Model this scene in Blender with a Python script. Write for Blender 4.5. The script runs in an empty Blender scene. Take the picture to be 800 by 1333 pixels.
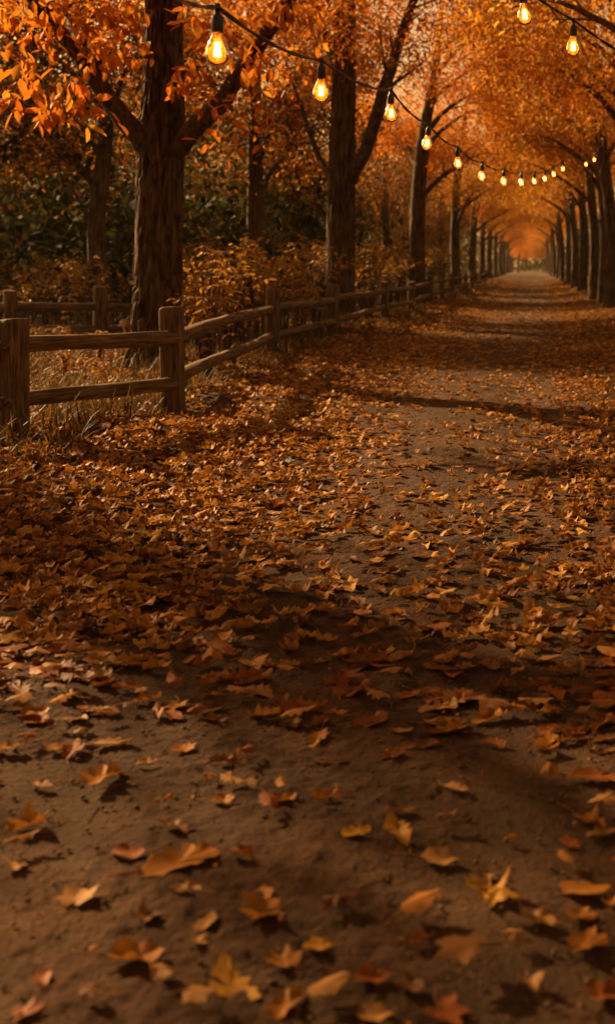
import bpy, math
import numpy as np
from math import radians, sin, cos, pi

rng = np.random.default_rng(7)
C = bpy.context.scene.collection
S = bpy.context.scene

# ------------------------------------------------------------------ helpers
K = 1.6                                                 # depth scale that goes with the longer lens
CAM_H, FPX, VPX, VPY = 1.5, 1000.0 * K, 692.0, 345.0       # eye height, focal length and vanishing point of the view

def at(px, py, Y):
    return np.array([(px - VPX) / FPX * Y, Y, CAM_H + (VPY - py) / FPX * Y])

def _hash(ix, iy, iz):
    h = (ix * 374761393 + iy * 668265263 + iz * 2147483647) & 0xFFFFFFFF
    h = ((h ^ (h >> 13)) * 1274126177) & 0xFFFFFFFF
    h = ((h ^ (h >> 16)) * 2246822519) & 0xFFFFFFFF
    return ((h ^ (h >> 15)) & 0xFFFFFF) / float(0xFFFFFF)

def vnoise(p):
    p = np.asarray(p, float)
    i = np.floor(p).astype(np.int64)
    f = p - i
    f = f * f * (3 - 2 * f)
    r = 0
    for dx in (0, 1):
        wx = f[..., 0] if dx else 1 - f[..., 0]
        for dy in (0, 1):
            wy = f[..., 1] if dy else 1 - f[..., 1]
            for dz in (0, 1):
                wz = f[..., 2] if dz else 1 - f[..., 2]
                r = r + wx * wy * wz * _hash(i[..., 0] + dx, i[..., 1] + dy, i[..., 2] + dz)
    return r

def noise2(x, y, s, seed=0.0):
    x = np.asarray(x, float); y = np.asarray(y, float)
    return vnoise(np.stack([x * s + 17.3 * seed, y * s - 9.1 * seed, np.full_like(x, seed)], -1))

def smooth(a, b, t):
    t = np.clip((t - a) / (b - a), 0, 1)
    return t * t * (3 - 2 * t)

def mesh(name, V, faces, mat, parent=None, shade=True):
    """faces: list of (n,k) index arrays, k = 3 or 4"""
    V = np.asarray(V, np.float32).reshape(-1, 3)
    if not isinstance(faces, (list, tuple)):
        faces = [faces]
    faces = [np.asarray(f, np.int32) for f in faces if len(f)]
    me = bpy.data.meshes.new(name)
    idx = np.concatenate([f.ravel() for f in faces])
    sizes = np.concatenate([np.full(len(f), f.shape[1], np.int32) for f in faces])
    starts = np.concatenate([[0], np.cumsum(sizes)[:-1]]).astype(np.int32)
    me.vertices.add(len(V)); me.vertices.foreach_set('co', V.ravel())
    me.loops.add(len(idx)); me.loops.foreach_set('vertex_index', idx)
    me.polygons.add(len(sizes)); me.polygons.foreach_set('loop_start', starts)
    try:
        me.polygons.foreach_set('loop_total', sizes)
    except Exception:
        pass
    if shade:
        me.polygons.foreach_set('use_smooth', np.ones(len(sizes), bool))
    me.update(calc_edges=True)
    me.validate()
    me.materials.append(mat)
    o = bpy.data.objects.new(name, me)
    C.objects.link(o)
    if parent is not None:
        o.parent = parent
    return o

class Geo:
    def __init__(self):
        self.v, self.q, self.t, self.n = [], [], [], 0
    def add(self, V, q=None, t=None):
        V = np.asarray(V, float).reshape(-1, 3)
        if q is not None and len(q): self.q.append(np.asarray(q) + self.n)
        if t is not None and len(t): self.t.append(np.asarray(t) + self.n)
        self.v.append(V); self.n += len(V)
    def build(self, name, mat, parent=None, shade=True):
        f = []
        if self.q: f.append(np.concatenate(self.q))
        if self.t: f.append(np.concatenate(self.t))
        return mesh(name, np.concatenate(self.v), f, mat, parent, shade)

def tag(o, label=None, cat=None, group=None, kind=None):
    if label: o['label'] = label
    if cat: o['category'] = cat
    if group: o['group'] = group
    if kind: o['kind'] = kind
    return o

def thing(name, loc, label, cat, group=None, rz=0.0, sc=1.0):
    o = bpy.data.objects.new(name, None)
    C.objects.link(o)
    o.empty_display_size = 0.2
    o.location = loc; o.rotation_euler = (0, 0, rz); o.scale = (sc, sc, sc)
    return tag(o, label, cat, group)

def copy_tree(o, parent=None):
    c = o.copy(); C.objects.link(c)
    if parent is not None: c.parent = parent
    for ch in list(o.children):
        copy_tree(ch, c)
    return c

def catmull(P, n):
    P = np.asarray(P, float)
    Q = np.vstack([2 * P[0] - P[1], P, 2 * P[-1] - P[-2]])
    m = len(P) - 1
    t = np.linspace(0, m, n)
    k = np.minimum(t.astype(int), m - 1)
    u = (t - k)[:, None]
    a, b, c, d = Q[k], Q[k + 1], Q[k + 2], Q[k + 3]
    return 0.5 * (2 * b + (c - a) * u + (2 * a - 5 * b + 4 * c - d) * u**2 + (3 * b - a - 3 * c + d) * u**3)

def frames(P):
    T = np.gradient(P, axis=0)
    T /= np.linalg.norm(T, axis=1)[:, None] + 1e-9
    ref = np.array([0, 1.0, 0]) if abs(T[0][1]) < 0.8 else np.array([1.0, 0, 0])
    N = np.empty_like(T)
    n = ref - T[0] * (ref @ T[0])
    for i in range(len(T)):
        n = n - T[i] * (n @ T[i]); n = n / (np.linalg.norm(n) + 1e-9)
        N[i] = n
    return T, N, np.cross(T, N)

def tube(P, R, sides=10, cap=True, disp=None):
    """P (n,3) R (n,) -> V, quads, tris"""
    P = np.asarray(P, float); R = np.broadcast_to(np.asarray(R, float), (len(P),))
    T, N, B = frames(P)
    a = np.linspace(0, 2 * pi, sides, endpoint=False)
    D = N[:, None, :] * np.cos(a)[None, :, None] + B[:, None, :] * np.sin(a)[None, :, None]
    rad = np.repeat(R[:, None], sides, 1)
    if disp is not None:
        rad = rad + disp(P, a, R)
    V = (P[:, None, :] + D * rad[..., None]).reshape(-1, 3)
    n = len(P)
    i = np.arange(n - 1)[:, None] * sides
    j = np.arange(sides)[None, :]
    k = (j + 1) % sides
    q = np.stack([i + j, i + k, i + sides + k, i + sides + j], -1).reshape(-1, 4)
    t = []
    if cap:
        V = np.vstack([V, P[0], P[-1]])
        b0, b1 = n * sides, n * sides + 1
        jj = np.arange(sides); kk = (jj + 1) % sides
        t = np.vstack([np.stack([np.full(sides, b0), kk, jj], -1),
                       np.stack([np.full(sides, b1), (n - 1) * sides + jj, (n - 1) * sides + kk], -1)])
    return V, q, t

def lathe(prof, sides=16, closed=True):
    prof = np.asarray(prof, float)
    P = np.stack([np.zeros(len(prof)), np.zeros(len(prof)), prof[:, 1]], -1)
    a = np.linspace(0, 2 * pi, sides, endpoint=False)
    V = np.stack([prof[:, 0][:, None] * np.cos(a), prof[:, 0][:, None] * np.sin(a), np.repeat(prof[:, 1][:, None], sides, 1)], -1).reshape(-1, 3)
    n = len(prof)
    i = np.arange(n - 1)[:, None] * sides; j = np.arange(sides)[None, :]; k = (j + 1) % sides
    q = np.stack([i + j, i + k, i + sides + k, i + sides + j], -1).reshape(-1, 4)
    return V, q

# ------------------------------------------------------------------ materials
def new_mat(name):
    m = bpy.data.materials.new(name); m.use_nodes = True
    nt = m.node_tree; nt.nodes.clear()
    out = nt.nodes.new('ShaderNodeOutputMaterial')
    return m, nt, out

def ramp(nt, cols, interp='LINEAR'):
    r = nt.nodes.new('ShaderNodeValToRGB')
    cr = r.color_ramp; cr.interpolation = interp
    while len(cr.elements) < len(cols): cr.elements.new(0.5)
    for e, (p, c) in zip(cr.elements, cols):
        e.position = p; e.color = (*c, 1)
    return r

def leaf_mat(name, cols, trans=0.45, rough=0.55, spec=0.12, blotch=True, scale=30.0, tint=(1, 1, 1)):
    m, nt, out = new_mat(name)
    L = nt.links.new
    g = nt.nodes.new('ShaderNodeNewGeometry')
    r = ramp(nt, cols)
    L(g.outputs['Random Per Island'], r.inputs['Fac'])
    col = r.outputs['Color']
    if blotch:
        tc = nt.nodes.new('ShaderNodeTexCoord')
        nz = nt.nodes.new('ShaderNodeTexNoise'); nz.inputs['Scale'].default_value = scale; nz.inputs['Detail'].default_value = 4
        L(tc.outputs['Object'], nz.inputs['Vector'])
        mr = nt.nodes.new('ShaderNodeMapRange')
        mr.inputs['From Min'].default_value = 0.3; mr.inputs['From Max'].default_value = 0.7
        mr.inputs['To Min'].default_value = 0.62; mr.inputs['To Max'].default_value = 1.2
        L(nz.outputs['Fac'], mr.inputs['Value'])
        hs = nt.nodes.new('ShaderNodeHueSaturation')
        L(mr.outputs['Result'], hs.inputs['Value']); L(col, hs.inputs['Color'])
        col = hs.outputs['Color']
    p = nt.nodes.new('ShaderNodeBsdfPrincipled')
    p.inputs['Roughness'].default_value = rough
    p.inputs['Specular IOR Level'].default_value = spec
    L(col, p.inputs['Base Color'])
    t = nt.nodes.new('ShaderNodeBsdfTranslucent')
    L(col, t.inputs['Color'])
    mx = nt.nodes.new('ShaderNodeMixShader'); mx.inputs['Fac'].default_value = trans
    L(p.outputs[0], mx.inputs[1]); L(t.outputs[0], mx.inputs[2])
    L(mx.outputs[0], out.inputs['Surface'])
    return m

def wood_mat(name, dark, light, scale, stretch, bump=0.6, dist=0.02, rough=0.85, moss=None):
    """bark or weathered timber: noise stretched along local axis 'stretch' vector"""
    m, nt, out = new_mat(name)
    L = nt.links.new
    tc = nt.nodes.new('ShaderNodeTexCoord')
    mp = nt.nodes.new('ShaderNodeMapping'); mp.inputs['Scale'].default_value = stretch
    L(tc.outputs['Object'], mp.inputs['Vector'])
    n1 = nt.nodes.new('ShaderNodeTexNoise'); n1.inputs['Scale'].default_value = scale; n1.inputs['Detail'].default_value = 6; n1.inputs['Roughness'].default_value = 0.65
    n1.inputs['Distortion'].default_value = 0.4
    L(mp.outputs[0], n1.inputs['Vector'])
    n2 = nt.nodes.new('ShaderNodeTexNoise'); n2.inputs['Scale'].default_value = 3.0; n2.inputs['Detail'].default_value = 3
    L(tc.outputs['Object'], n2.inputs['Vector'])
    r = ramp(nt, [(0.38, dark), (0.62, light)])
    L(n1.outputs['Fac'], r.inputs['Fac'])
    mixc = nt.nodes.new('ShaderNodeMix'); mixc.data_type = 'RGBA'; mixc.blend_type = 'MULTIPLY'
    mixc.inputs['Factor'].default_value = 0.6
    r2 = ramp(nt, [(0.3, (0.55, 0.5, 0.45)), (0.7, (1.15, 1.1, 1.0))])
    L(n2.outputs['Fac'], r2.inputs['Fac'])
    L(r.outputs['Color'], mixc.inputs['A']); L(r2.outputs['Color'], mixc.inputs['B'])
    p = nt.nodes.new('ShaderNodeBsdfPrincipled'); p.inputs['Roughness'].default_value = rough
    p.inputs['Specular IOR Level'].default_value = 0.2
    L(mixc.outputs['Result'], p.inputs['Base Color'])
    b = nt.nodes.new('ShaderNodeBump'); b.inputs['Strength'].default_value = bump; b.inputs['Distance'].default_value = dist
    L(n1.outputs['Fac'], b.inputs['Height']); L(b.outputs[0], p.inputs['Normal'])
    L(p.outputs[0], out.inputs['Surface'])
    return m

def soil_mat(name, cols, bump=1.0):
    m, nt, out = new_mat(name)
    L = nt.links.new
    tc = nt.nodes.new('ShaderNodeTexCoord')
    n1 = nt.nodes.new('ShaderNodeTexNoise'); n1.inputs['Scale'].default_value = 1.3; n1.inputs['Detail'].default_value = 8; n1.inputs['Roughness'].default_value = 0.6
    n2 = nt.nodes.new('ShaderNodeTexNoise'); n2.inputs['Scale'].default_value = 38; n2.inputs['Detail'].default_value = 6; n2.inputs['Roughness'].default_value = 0.7
    n3 = nt.nodes.new('ShaderNodeTexVoronoi'); n3.inputs['Scale'].default_value = 70
    for n in (n1, n2, n3): L(tc.outputs['Object'], n.inputs['Vector'])
    r = ramp(nt, cols)
    add = nt.nodes.new('ShaderNodeMath'); add.operation = 'MULTIPLY_ADD'
    add.inputs[1].default_value = 0.45; L(n2.outputs['Fac'], add.inputs[0])
    mul = nt.nodes.new('ShaderNodeMath'); mul.operation = 'MULTIPLY'; mul.inputs[1].default_value = 0.55
    L(n1.outputs['Fac'], mul.inputs[0]); L(mul.outputs[0], add.inputs[2])
    L(add.outputs[0], r.inputs['Fac'])
    p = nt.nodes.new('ShaderNodeBsdfPrincipled'); p.inputs['Roughness'].default_value = 0.95
    p.inputs['Specular IOR Level'].default_value = 0.15
    L(r.outputs['Color'], p.inputs['Base Color'])
    b1 = nt.nodes.new('ShaderNodeBump'); b1.inputs['Strength'].default_value = bump; b1.inputs['Distance'].default_value = 0.022
    L(n2.outputs['Fac'], b1.inputs['Height'])
    b2 = nt.nodes.new('ShaderNodeBump'); b2.inputs['Strength'].default_value = bump * 0.5; b2.inputs['Distance'].default_value = 0.012
    L(n3.outputs['Distance'], b2.inputs['Height']); L(b1.outputs[0], b2.inputs['Normal'])
    L(b2.outputs[0], p.inputs['Normal'])
    L(p.outputs[0], out.inputs['Surface'])
    return m

M = {}
M['crown'] = leaf_mat('autumn_leaves', [(0, (0.32, 0.078, 0.008)), (0.3, (0.56, 0.17, 0.014)), (0.7, (0.62, 0.215, 0.018)), (1, (0.65, 0.31, 0.035))], trans=0.5, blotch=False)
M['crown_gold'] = leaf_mat('golden_leaves', [(0, (0.36, 0.115, 0.010)), (0.45, (0.60, 0.26, 0.025)), (1, (0.66, 0.40, 0.06))], trans=0.5, blotch=False)
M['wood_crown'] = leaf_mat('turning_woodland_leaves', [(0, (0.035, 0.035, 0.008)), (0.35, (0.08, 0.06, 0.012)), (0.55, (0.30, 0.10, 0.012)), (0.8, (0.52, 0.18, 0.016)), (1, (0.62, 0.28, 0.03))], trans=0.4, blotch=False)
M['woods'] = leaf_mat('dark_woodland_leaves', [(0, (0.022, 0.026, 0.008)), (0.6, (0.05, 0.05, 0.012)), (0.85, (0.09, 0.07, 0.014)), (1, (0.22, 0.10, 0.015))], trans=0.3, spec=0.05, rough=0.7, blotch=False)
M['shrub'] = leaf_mat('shrub_leaves', [(0, (0.22, 0.11, 0.018)), (0.5, (0.42, 0.20, 0.025)), (1, (0.52, 0.27, 0.04))], trans=0.4, blotch=False)
M['grass'] = leaf_mat('dry_grass_blades', [(0, (0.035, 0.024, 0.006)), (0.5, (0.09, 0.048, 0.011)), (1, (0.22, 0.11, 0.02))], trans=0.35, blotch=False)
M['litter'] = leaf_mat('leaf_litter', [(0, (0.11, 0.042, 0.010)), (0.3, (0.24, 0.088, 0.014)), (0.6, (0.37, 0.15, 0.020)), (0.85, (0.45, 0.20, 0.028)), (1, (0.50, 0.27, 0.05))], trans=0.25, rough=0.6, spec=0.12, scale=45)
FALL = {
    'rust': ((0.24, 0.068, 0.011), (0.30, 0.095, 0.014)),
    'amber': ((0.31, 0.118, 0.013), (0.38, 0.155, 0.017)),
    'tan': ((0.33, 0.155, 0.04), (0.38, 0.19, 0.05)),
    'brown': ((0.15, 0.058, 0.013), (0.20, 0.082, 0.018)),
    'yellow': ((0.42, 0.195, 0.016), (0.47, 0.24, 0.022)),
}
def fallen_mat(name, a, b):
    m, nt, out = new_mat(name)
    L = nt.links.new
    tc = nt.nodes.new('ShaderNodeTexCoord')
    oi = nt.nodes.new('ShaderNodeObjectInfo')
    ad = nt.nodes.new('ShaderNodeVectorMath'); ad.operation = 'ADD'
    L(tc.outputs['Object'], ad.inputs[0])
    sc_ = nt.nodes.new('ShaderNodeMath'); sc_.operation = 'MULTIPLY'; sc_.inputs[1].default_value = 37.0
    L(oi.outputs['Random'], sc_.inputs[0]); L(sc_.outputs[0], ad.inputs[1])
    nz = nt.nodes.new('ShaderNodeTexNoise'); nz.inputs['Scale'].default_value = 2.6; nz.inputs['Detail'].default_value = 6; nz.inputs['Roughness'].default_value = 0.65
    L(ad.outputs[0], nz.inputs['Vector'])
    d = tuple(x * 0.45 for x in a)
    r = ramp(nt, [(0.3, d), (0.45, a), (0.7, b)])
    L(nz.outputs['Fac'], r.inputs['Fac'])
    # veins: angular spokes about the leaf base
    sep = nt.nodes.new('ShaderNodeSeparateXYZ'); L(tc.outputs['Object'], sep.inputs[0])
    at2 = nt.nodes.new('ShaderNodeMath'); at2.operation = 'ARCTAN2'
    sh = nt.nodes.new('ShaderNodeMath'); sh.operation = 'ADD'; sh.inputs[1].default_value = 0.45
    L(sep.outputs['Y'], sh.inputs[0]); L(sep.outputs['X'], at2.inputs[0]); L(sh.outputs[0], at2.inputs[1])
    mu = nt.nodes.new('ShaderNodeMath'); mu.operation = 'MULTIPLY'; mu.inputs[1].default_value = 8.0; L(at2.outputs[0], mu.inputs[0])
    cs = nt.nodes.new('ShaderNodeMath'); cs.operation = 'COSINE'; L(mu.outputs[0], cs.inputs[0])
    pw = nt.nodes.new('ShaderNodeMapRange'); pw.inputs['From Min'].default_value = 0.9; pw.inputs['From Max'].default_value = 1.0
    pw.inputs['To Min'].default_value = 0.0; pw.inputs['To Max'].default_value = 1.0
    L(cs.outputs[0], pw.inputs['Value'])
    hs = nt.nodes.new('ShaderNodeMix'); hs.data_type = 'RGBA'; hs.blend_type = 'MIX'
    fm = nt.nodes.new('ShaderNodeMath'); fm.operation = 'MULTIPLY'; fm.inputs[1].default_value = 0.35
    L(pw.outputs[0], fm.inputs[0]); L(fm.outputs[0], hs.inputs['Factor'])
    L(r.outputs['Color'], hs.inputs['A']); hs.inputs['B'].default_value = (min(1, b[0] * 1.25), b[1] * 1.3, b[2] * 1.6, 1)
    p = nt.nodes.new('ShaderNodeBsdfPrincipled'); p.inputs['Roughness'].default_value = 0.6; p.inputs['Specular IOR Level'].default_value = 0.12
    L(hs.outputs['Result'], p.inputs['Base Color'])
    bp = nt.nodes.new('ShaderNodeBump'); bp.inputs['Strength'].default_value = 0.5; bp.inputs['Distance'].default_value = 0.004
    L(pw.outputs[0], bp.inputs['Height']); L(bp.outputs[0], p.inputs['Normal'])
    t = nt.nodes.new('ShaderNodeBsdfTranslucent'); L(hs.outputs['Result'], t.inputs['Color'])
    mx = nt.nodes.new('ShaderNodeMixShader'); mx.inputs['Fac'].default_value = 0.25
    L(p.outputs[0], mx.inputs[1]); L(t.outputs[0], mx.inputs[2]); L(mx.outputs[0], out.inputs['Surface'])
    return m
FM = {k: fallen_mat('fallen_leaf_' + k, *v) for k, v in FALL.items()}
M['bark'] = wood_mat('tree_bark', (0.020, 0.012, 0.006), (0.17, 0.10, 0.05), 8.0, (2.4, 2.4, 0.34), bump=1.0, dist=0.05)
M['branch'] = wood_mat('branch_bark', (0.035, 0.022, 0.014), (0.13, 0.085, 0.055), 14.0, (1, 1, 0.6), bump=0.7, dist=0.012)
M['timber'] = wood_mat('weathered_timber', (0.05, 0.029, 0.014), (0.23, 0.14, 0.062), 16.0, (3.0, 3.0, 0.22), bump=0.7, dist=0.01)
M['rail'] = wood_mat('weathered_rail', (0.05, 0.029, 0.014), (0.24, 0.145, 0.065), 16.0, (3.0, 3.0, 0.18), bump=0.7, dist=0.01)
M['dirt'] = soil_mat('packed_dirt', [(0.30, (0.026, 0.012, 0.005)), (0.5, (0.066, 0.030, 0.0105)), (0.68, (0.130, 0.059, 0.020))])
M['soil'] = soil_mat('woodland_soil', [(0.30, (0.03, 0.017, 0.008)), (0.5, (0.07, 0.035, 0.014)), (0.7, (0.14, 0.065, 0.022))])
M['stone'] = soil_mat('path_grit', [(0.3, (0.06, 0.032, 0.016)), (0.6, (0.15, 0.082, 0.042))], bump=0.3)

def plain(name, col, rough=0.5, metal=0.0, spec=0.4):
    m, nt, out = new_mat(name)
    p = nt.nodes.new('ShaderNodeBsdfPrincipled')
    nz = nt.nodes.new('ShaderNodeTexNoise'); nz.inputs['Scale'].default_value = 40
    r = ramp(nt, [(0.3, tuple(c * 0.75 for c in col)), (0.7, tuple(c * 1.2 for c in col))])
    nt.links.new(nz.outputs['Fac'], r.inputs['Fac']); nt.links.new(r.outputs[0], p.inputs['Base Color'])
    p.inputs['Roughness'].default_value = rough; p.inputs['Metallic'].default_value = metal; p.inputs['Specular IOR Level'].default_value = spec
    nt.links.new(p.outputs[0], out.inputs['Surface'])
    return m
M['rubber'] = plain('black_cable_rubber', (0.02, 0.016, 0.013), 0.6)
M['socket'] = plain('dark_socket', (0.045, 0.032, 0.024), 0.45)

def glass_mat():
    m, nt, out = new_mat('amber_bulb_glass')
    L = nt.links.new
    tr = nt.nodes.new('ShaderNodeBsdfTransparent'); tr.inputs['Color'].default_value = (1.0, 0.74, 0.42, 1)
    tl = nt.nodes.new('ShaderNodeBsdfTranslucent'); tl.inputs['Color'].default_value = (1.0, 0.36, 0.05, 1)
    gl = nt.nodes.new('ShaderNodeBsdfGlossy'); gl.inputs['Roughness'].default_value = 0.08; gl.inputs['Color'].default_value = (1, 0.8, 0.6, 1)
    lw = nt.nodes.new('ShaderNodeLayerWeight'); lw.inputs['Blend'].default_value = 0.25
    mr = nt.nodes.new('ShaderNodeMapRange'); mr.inputs['To Min'].default_value = 0.28; mr.inputs['To Max'].default_value = 0.85
    L(lw.outputs['Facing'], mr.inputs['Value'])
    a = nt.nodes.new('ShaderNodeMixShader'); L(mr.outputs[0], a.inputs['Fac']); L(tr.outputs[0], a.inputs[1]); L(tl.outputs[0], a.inputs[2])
    b = nt.nodes.new('ShaderNodeMixShader'); L(lw.outputs['Fresnel'], b.inputs['Fac'])
    L(a.outputs[0], b.inputs[1]); L(gl.outputs[0], b.inputs[2])
    L(b.outputs[0], out.inputs['Surface'])
    return m
M['glass'] = glass_mat()
def emit(name, col, s):
    m, nt, out = new_mat(name)
    e = nt.nodes.new('ShaderNodeEmission'); e.inputs['Color'].default_value = (*col, 1); e.inputs['Strength'].default_value = s
    nt.links.new(e.outputs[0], out.inputs['Surface'])
    return m
M['filament'] = emit('glowing_filament', (1.0, 0.40, 0.085), 26.0)

# ------------------------------------------------------------------ terrain
def xl(y):
    y = np.asarray(y, float) / K
    return -1.85 + 0.18 * (noise2(y, y * 0, 0.35, 3.0) - 0.5) * 2
def xr(y):
    y = np.asarray(y, float) / K
    return 0.45 + 0.80 * smooth(4, 28, y) + 0.18 * (noise2(y, y * 0, 0.4, 5.0) - 0.5) * 2

def terrain(x, y):
    x = np.asarray(x, float); y = np.asarray(y, float)
    l = smooth(0.0, 1.6, xl(y) - x); r = smooth(0.0, 1.6, x - xr(y))
    far = smooth(0, 1, (np.abs(x) - 6) / 30)
    z = 0.09 * l + 0.12 * r
    z = z + (0.05 + 0.10 * (l + r)) * (noise2(x, y, 0.7, 1.0) - 0.5) + 0.015 * (noise2(x, y, 3.1, 2.0) - 0.5)
    return z + far * 0.5 * (noise2(x, y, 0.06, 4.0) - 0.5)

def grid_sheet(name, xs, ys, mat, zf):
    X, Y = np.meshgrid(xs, ys)
    Z = zf(X, Y)
    nx, ny = len(xs), len(ys)
    i = np.arange(ny - 1)[:, None] * nx; j = np.arange(nx - 1)[None, :]
    q = np.stack([i + j, i + j + 1, i + nx + j + 1, i + nx + j], -1).reshape(-1, 4)
    return mesh(name, np.stack([X, Y, Z], -1).reshape(-1, 3), q, mat)

gx = np.concatenate([-np.geomspace(900, 9, 26), np.linspace(-8.6, 6, 120), np.geomspace(6.5, 900, 24)])
gy = np.concatenate([-np.geomspace(400, 4, 14), np.linspace(-3.5, 22, 190), np.geomspace(22.3, 1500, 90)])
o = grid_sheet('ground', gx, gy, M['soil'], terrain); tag(o, kind='structure')

py_ = np.concatenate([np.linspace(-3, 2, 60), np.linspace(2.02, 8, 700), np.linspace(8.02, 16, 360), np.geomspace(16.05, 320, 260)])
u = np.linspace(0, 1, 300)
PY, U = np.meshgrid(py_, u, indexing='ij')
PX = (xl(PY) - 0.25) * (1 - U) + (xr(PY) + 0.25) * U
e = np.minimum(U, 1 - U)
PZ = terrain(PX, PY) + 0.008 - 0.03 * (1 - smooth(0, 0.10, e)) \
     + 0.010 * (noise2(PX, PY, 9, 6.0) - 0.5) + 0.010 * (noise2(PX, PY, 24, 7.0) - 0.5) + 0.012 * np.clip(noise2(PX, PY, 46, 8.0) - 0.45, 0, 1) + 0.012 * np.clip(noise2(PX, PY, 17, 9.0) - 0.68, 0, 1) \
     - 0.018 * np.exp(-((U - 0.28) / 0.09) ** 2) - 0.018 * np.exp(-((U - 0.74) / 0.09) ** 2)
n0, n1 = PX.shape
i = np.arange(n0 - 1)[:, None] * n1; j = np.arange(n1 - 1)[None, :]
o = mesh('path', np.stack([PX, PY, PZ], -1), np.stack([i + j, i + j + 1, i + n1 + j + 1, i + n1 + j], -1).reshape(-1, 4), M['dirt'])
tag(o, kind='structure')

def top(x, y):
    """height of whatever one stands on"""
    x = np.asarray(x, float); y = np.asarray(y, float)
    inside = (x > xl(y)) & (x < xr(y))
    return terrain(x, y) + np.where(inside, 0.004, 0.0)

# ------------------------------------------------------------------ leaves
def fan_template(outline, rings=(0.55,)):
    """outline (n,2) about (0,0) -> verts (centre, inner rings, outline), quads, tris"""
    o_ = np.asarray(outline, float); n = len(o_)
    V = [np.zeros((1, 2))]
    rr = list(rings) + [1.0]
    for k in rr: V.append(o_ * k)
    V = np.vstack(V)
    j = np.arange(n); k = (j + 1) % n
    t = np.stack([np.zeros(n, int), 1 + j, 1 + k], -1)
    q = []
    for a in range(len(rr) - 1):
        b0 = 1 + a * n; b1 = 1 + (a + 1) * n
        q.append(np.stack([b0 + j, b1 + j, b1 + k, b0 + k], -1))
    q = np.vstack(q) if q else np.zeros((0, 4), int)
    return V, q, t

def maple_outline():
    # angle from the tip (0 = tip, + = right side), radius; base notch at 180 deg
    half = [(0, 1.0), (7, .78), (13, .80), (19, .64), (26, .60), (34, .72), (40, .80), (47, .98), (52, .80), (60, .76), (66, .64), (76, .56), (86, .62),
            (94, .70), (101, .78), (110, .60), (122, .54), (138, .50), (155, .36), (172, .18)]
    pts = [(r * sin(radians(a)), r * cos(radians(a))) for a, r in half]
    pts += [(-x, y) for x, y in pts[:0:-1]]
    return np.array(pts) * 0.5

def oak_outline():
    ys = np.linspace(-0.5, 0.5, 15)
    w = 0.24 * np.sin(pi * np.clip((ys + 0.52) / 1.05, 0, 1)) ** 0.7
    w = w * (1 + 0.32 * np.cos(np.linspace(0, 9 * pi, 15)))
    R = [(max(a, .01), b) for a, b in zip(w, ys)]
    return np.array(R + [(-a, b) for a, b in R[::-1][1:-1]])

def beech_outline():
    ys = np.linspace(-0.5, 0.5, 13)
    t_ = (ys + 0.5)
    w = 0.27 * np.sin(pi * t_ ** 0.85) ** 0.85
    w[1:-1] *= 1 + 0.04 * np.cos(np.arange(11) * pi)
    R = [(max(a, .004), b) for a, b in zip(w, ys)]
    return np.array(R + [(-a, b) for a, b in R[::-1][1:-1]])

OUT = {'maple': maple_outline(), 'oak': oak_outline(), 'beech': beech_outline()}

def curl(V2, c, seed):
    """bend a flat leaf of unit length: c = amount"""
    r = np.random.default_rng(seed)
    x, y = V2[:, 0], V2[:, 1]
    a = r.uniform(0, 2 * pi); d = x * cos(a) + y * sin(a)
    rad2 = x * x + y * y
    th = np.arctan2(y, x)
    z = c * (1.1 * x * x + 0.7 * d * d) + c * 0.55 * rad2 * np.sin(3 * th + r.uniform(0, 6)) \
        + c * 0.5 * rad2 * np.sin(5 * th + r.uniform(0, 6)) + 0.25 * c * np.abs(x) + 0.12 * c * y * r.uniform(-1, 1)
    sx = 1 / (1 + 0.9 * c * np.abs(x))
    return np.stack([x * sx, y / (1 + 0.5 * c * np.abs(y)), z], -1)

def stem_tube(bend, seed, length=0.42, y0=-0.5):
    r = np.random.default_rng(seed)
    t_ = np.linspace(0, 1, 6)
    P = np.stack([bend * t_ ** 2 * 0.3, y0 + 0.06 - length * t_, 0.01 + 0.10 * t_ * r.uniform(0, 1)], -1)
    return tube(P, np.linspace(0.013, 0.009, 6), 5)

def worn(kind, seed):
    r = np.random.default_rng(seed + 500)
    O = OUT[kind].copy(); n = len(O)
    a = np.linspace(0, 2 * pi, n, endpoint=False)
    k = 1 + 0.07 * np.sin(2 * a + r.uniform(0, 6)) + 0.06 * np.sin(5 * a + r.uniform(0, 6)) + r.normal(0, 0.025, n)
    O = O * k[:, None] * np.array([r.uniform(.85, 1.12), 1.0])
    O[:, 0] += 0.10 * r.normal() * O[:, 1] ** 2 * 2
    return O

def full_leaf(kind, c, seed):
    V2, q, t = fan_template(worn(kind, seed), (0.3, 0.65))
    g = Geo()
    V = curl(V2, c, seed)
    V[:, 2] = V[:, 2] * 0.85 + 0.10 * np.abs(V[:, 0])
    g.add(V, q, t)
    y0 = {'maple': -0.08, 'oak': -0.5, 'beech': -0.5}[kind]
    i0 = np.argmin(np.abs(V2[:, 0]) + np.abs(V2[:, 1] - y0))
    sv, sq, st = stem_tube(np.random.default_rng(seed).uniform(-1, 1), seed, y0=y0)
    sv[:, 2] += V[i0, 2]
    g.add(sv, sq, st)
    return g

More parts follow.
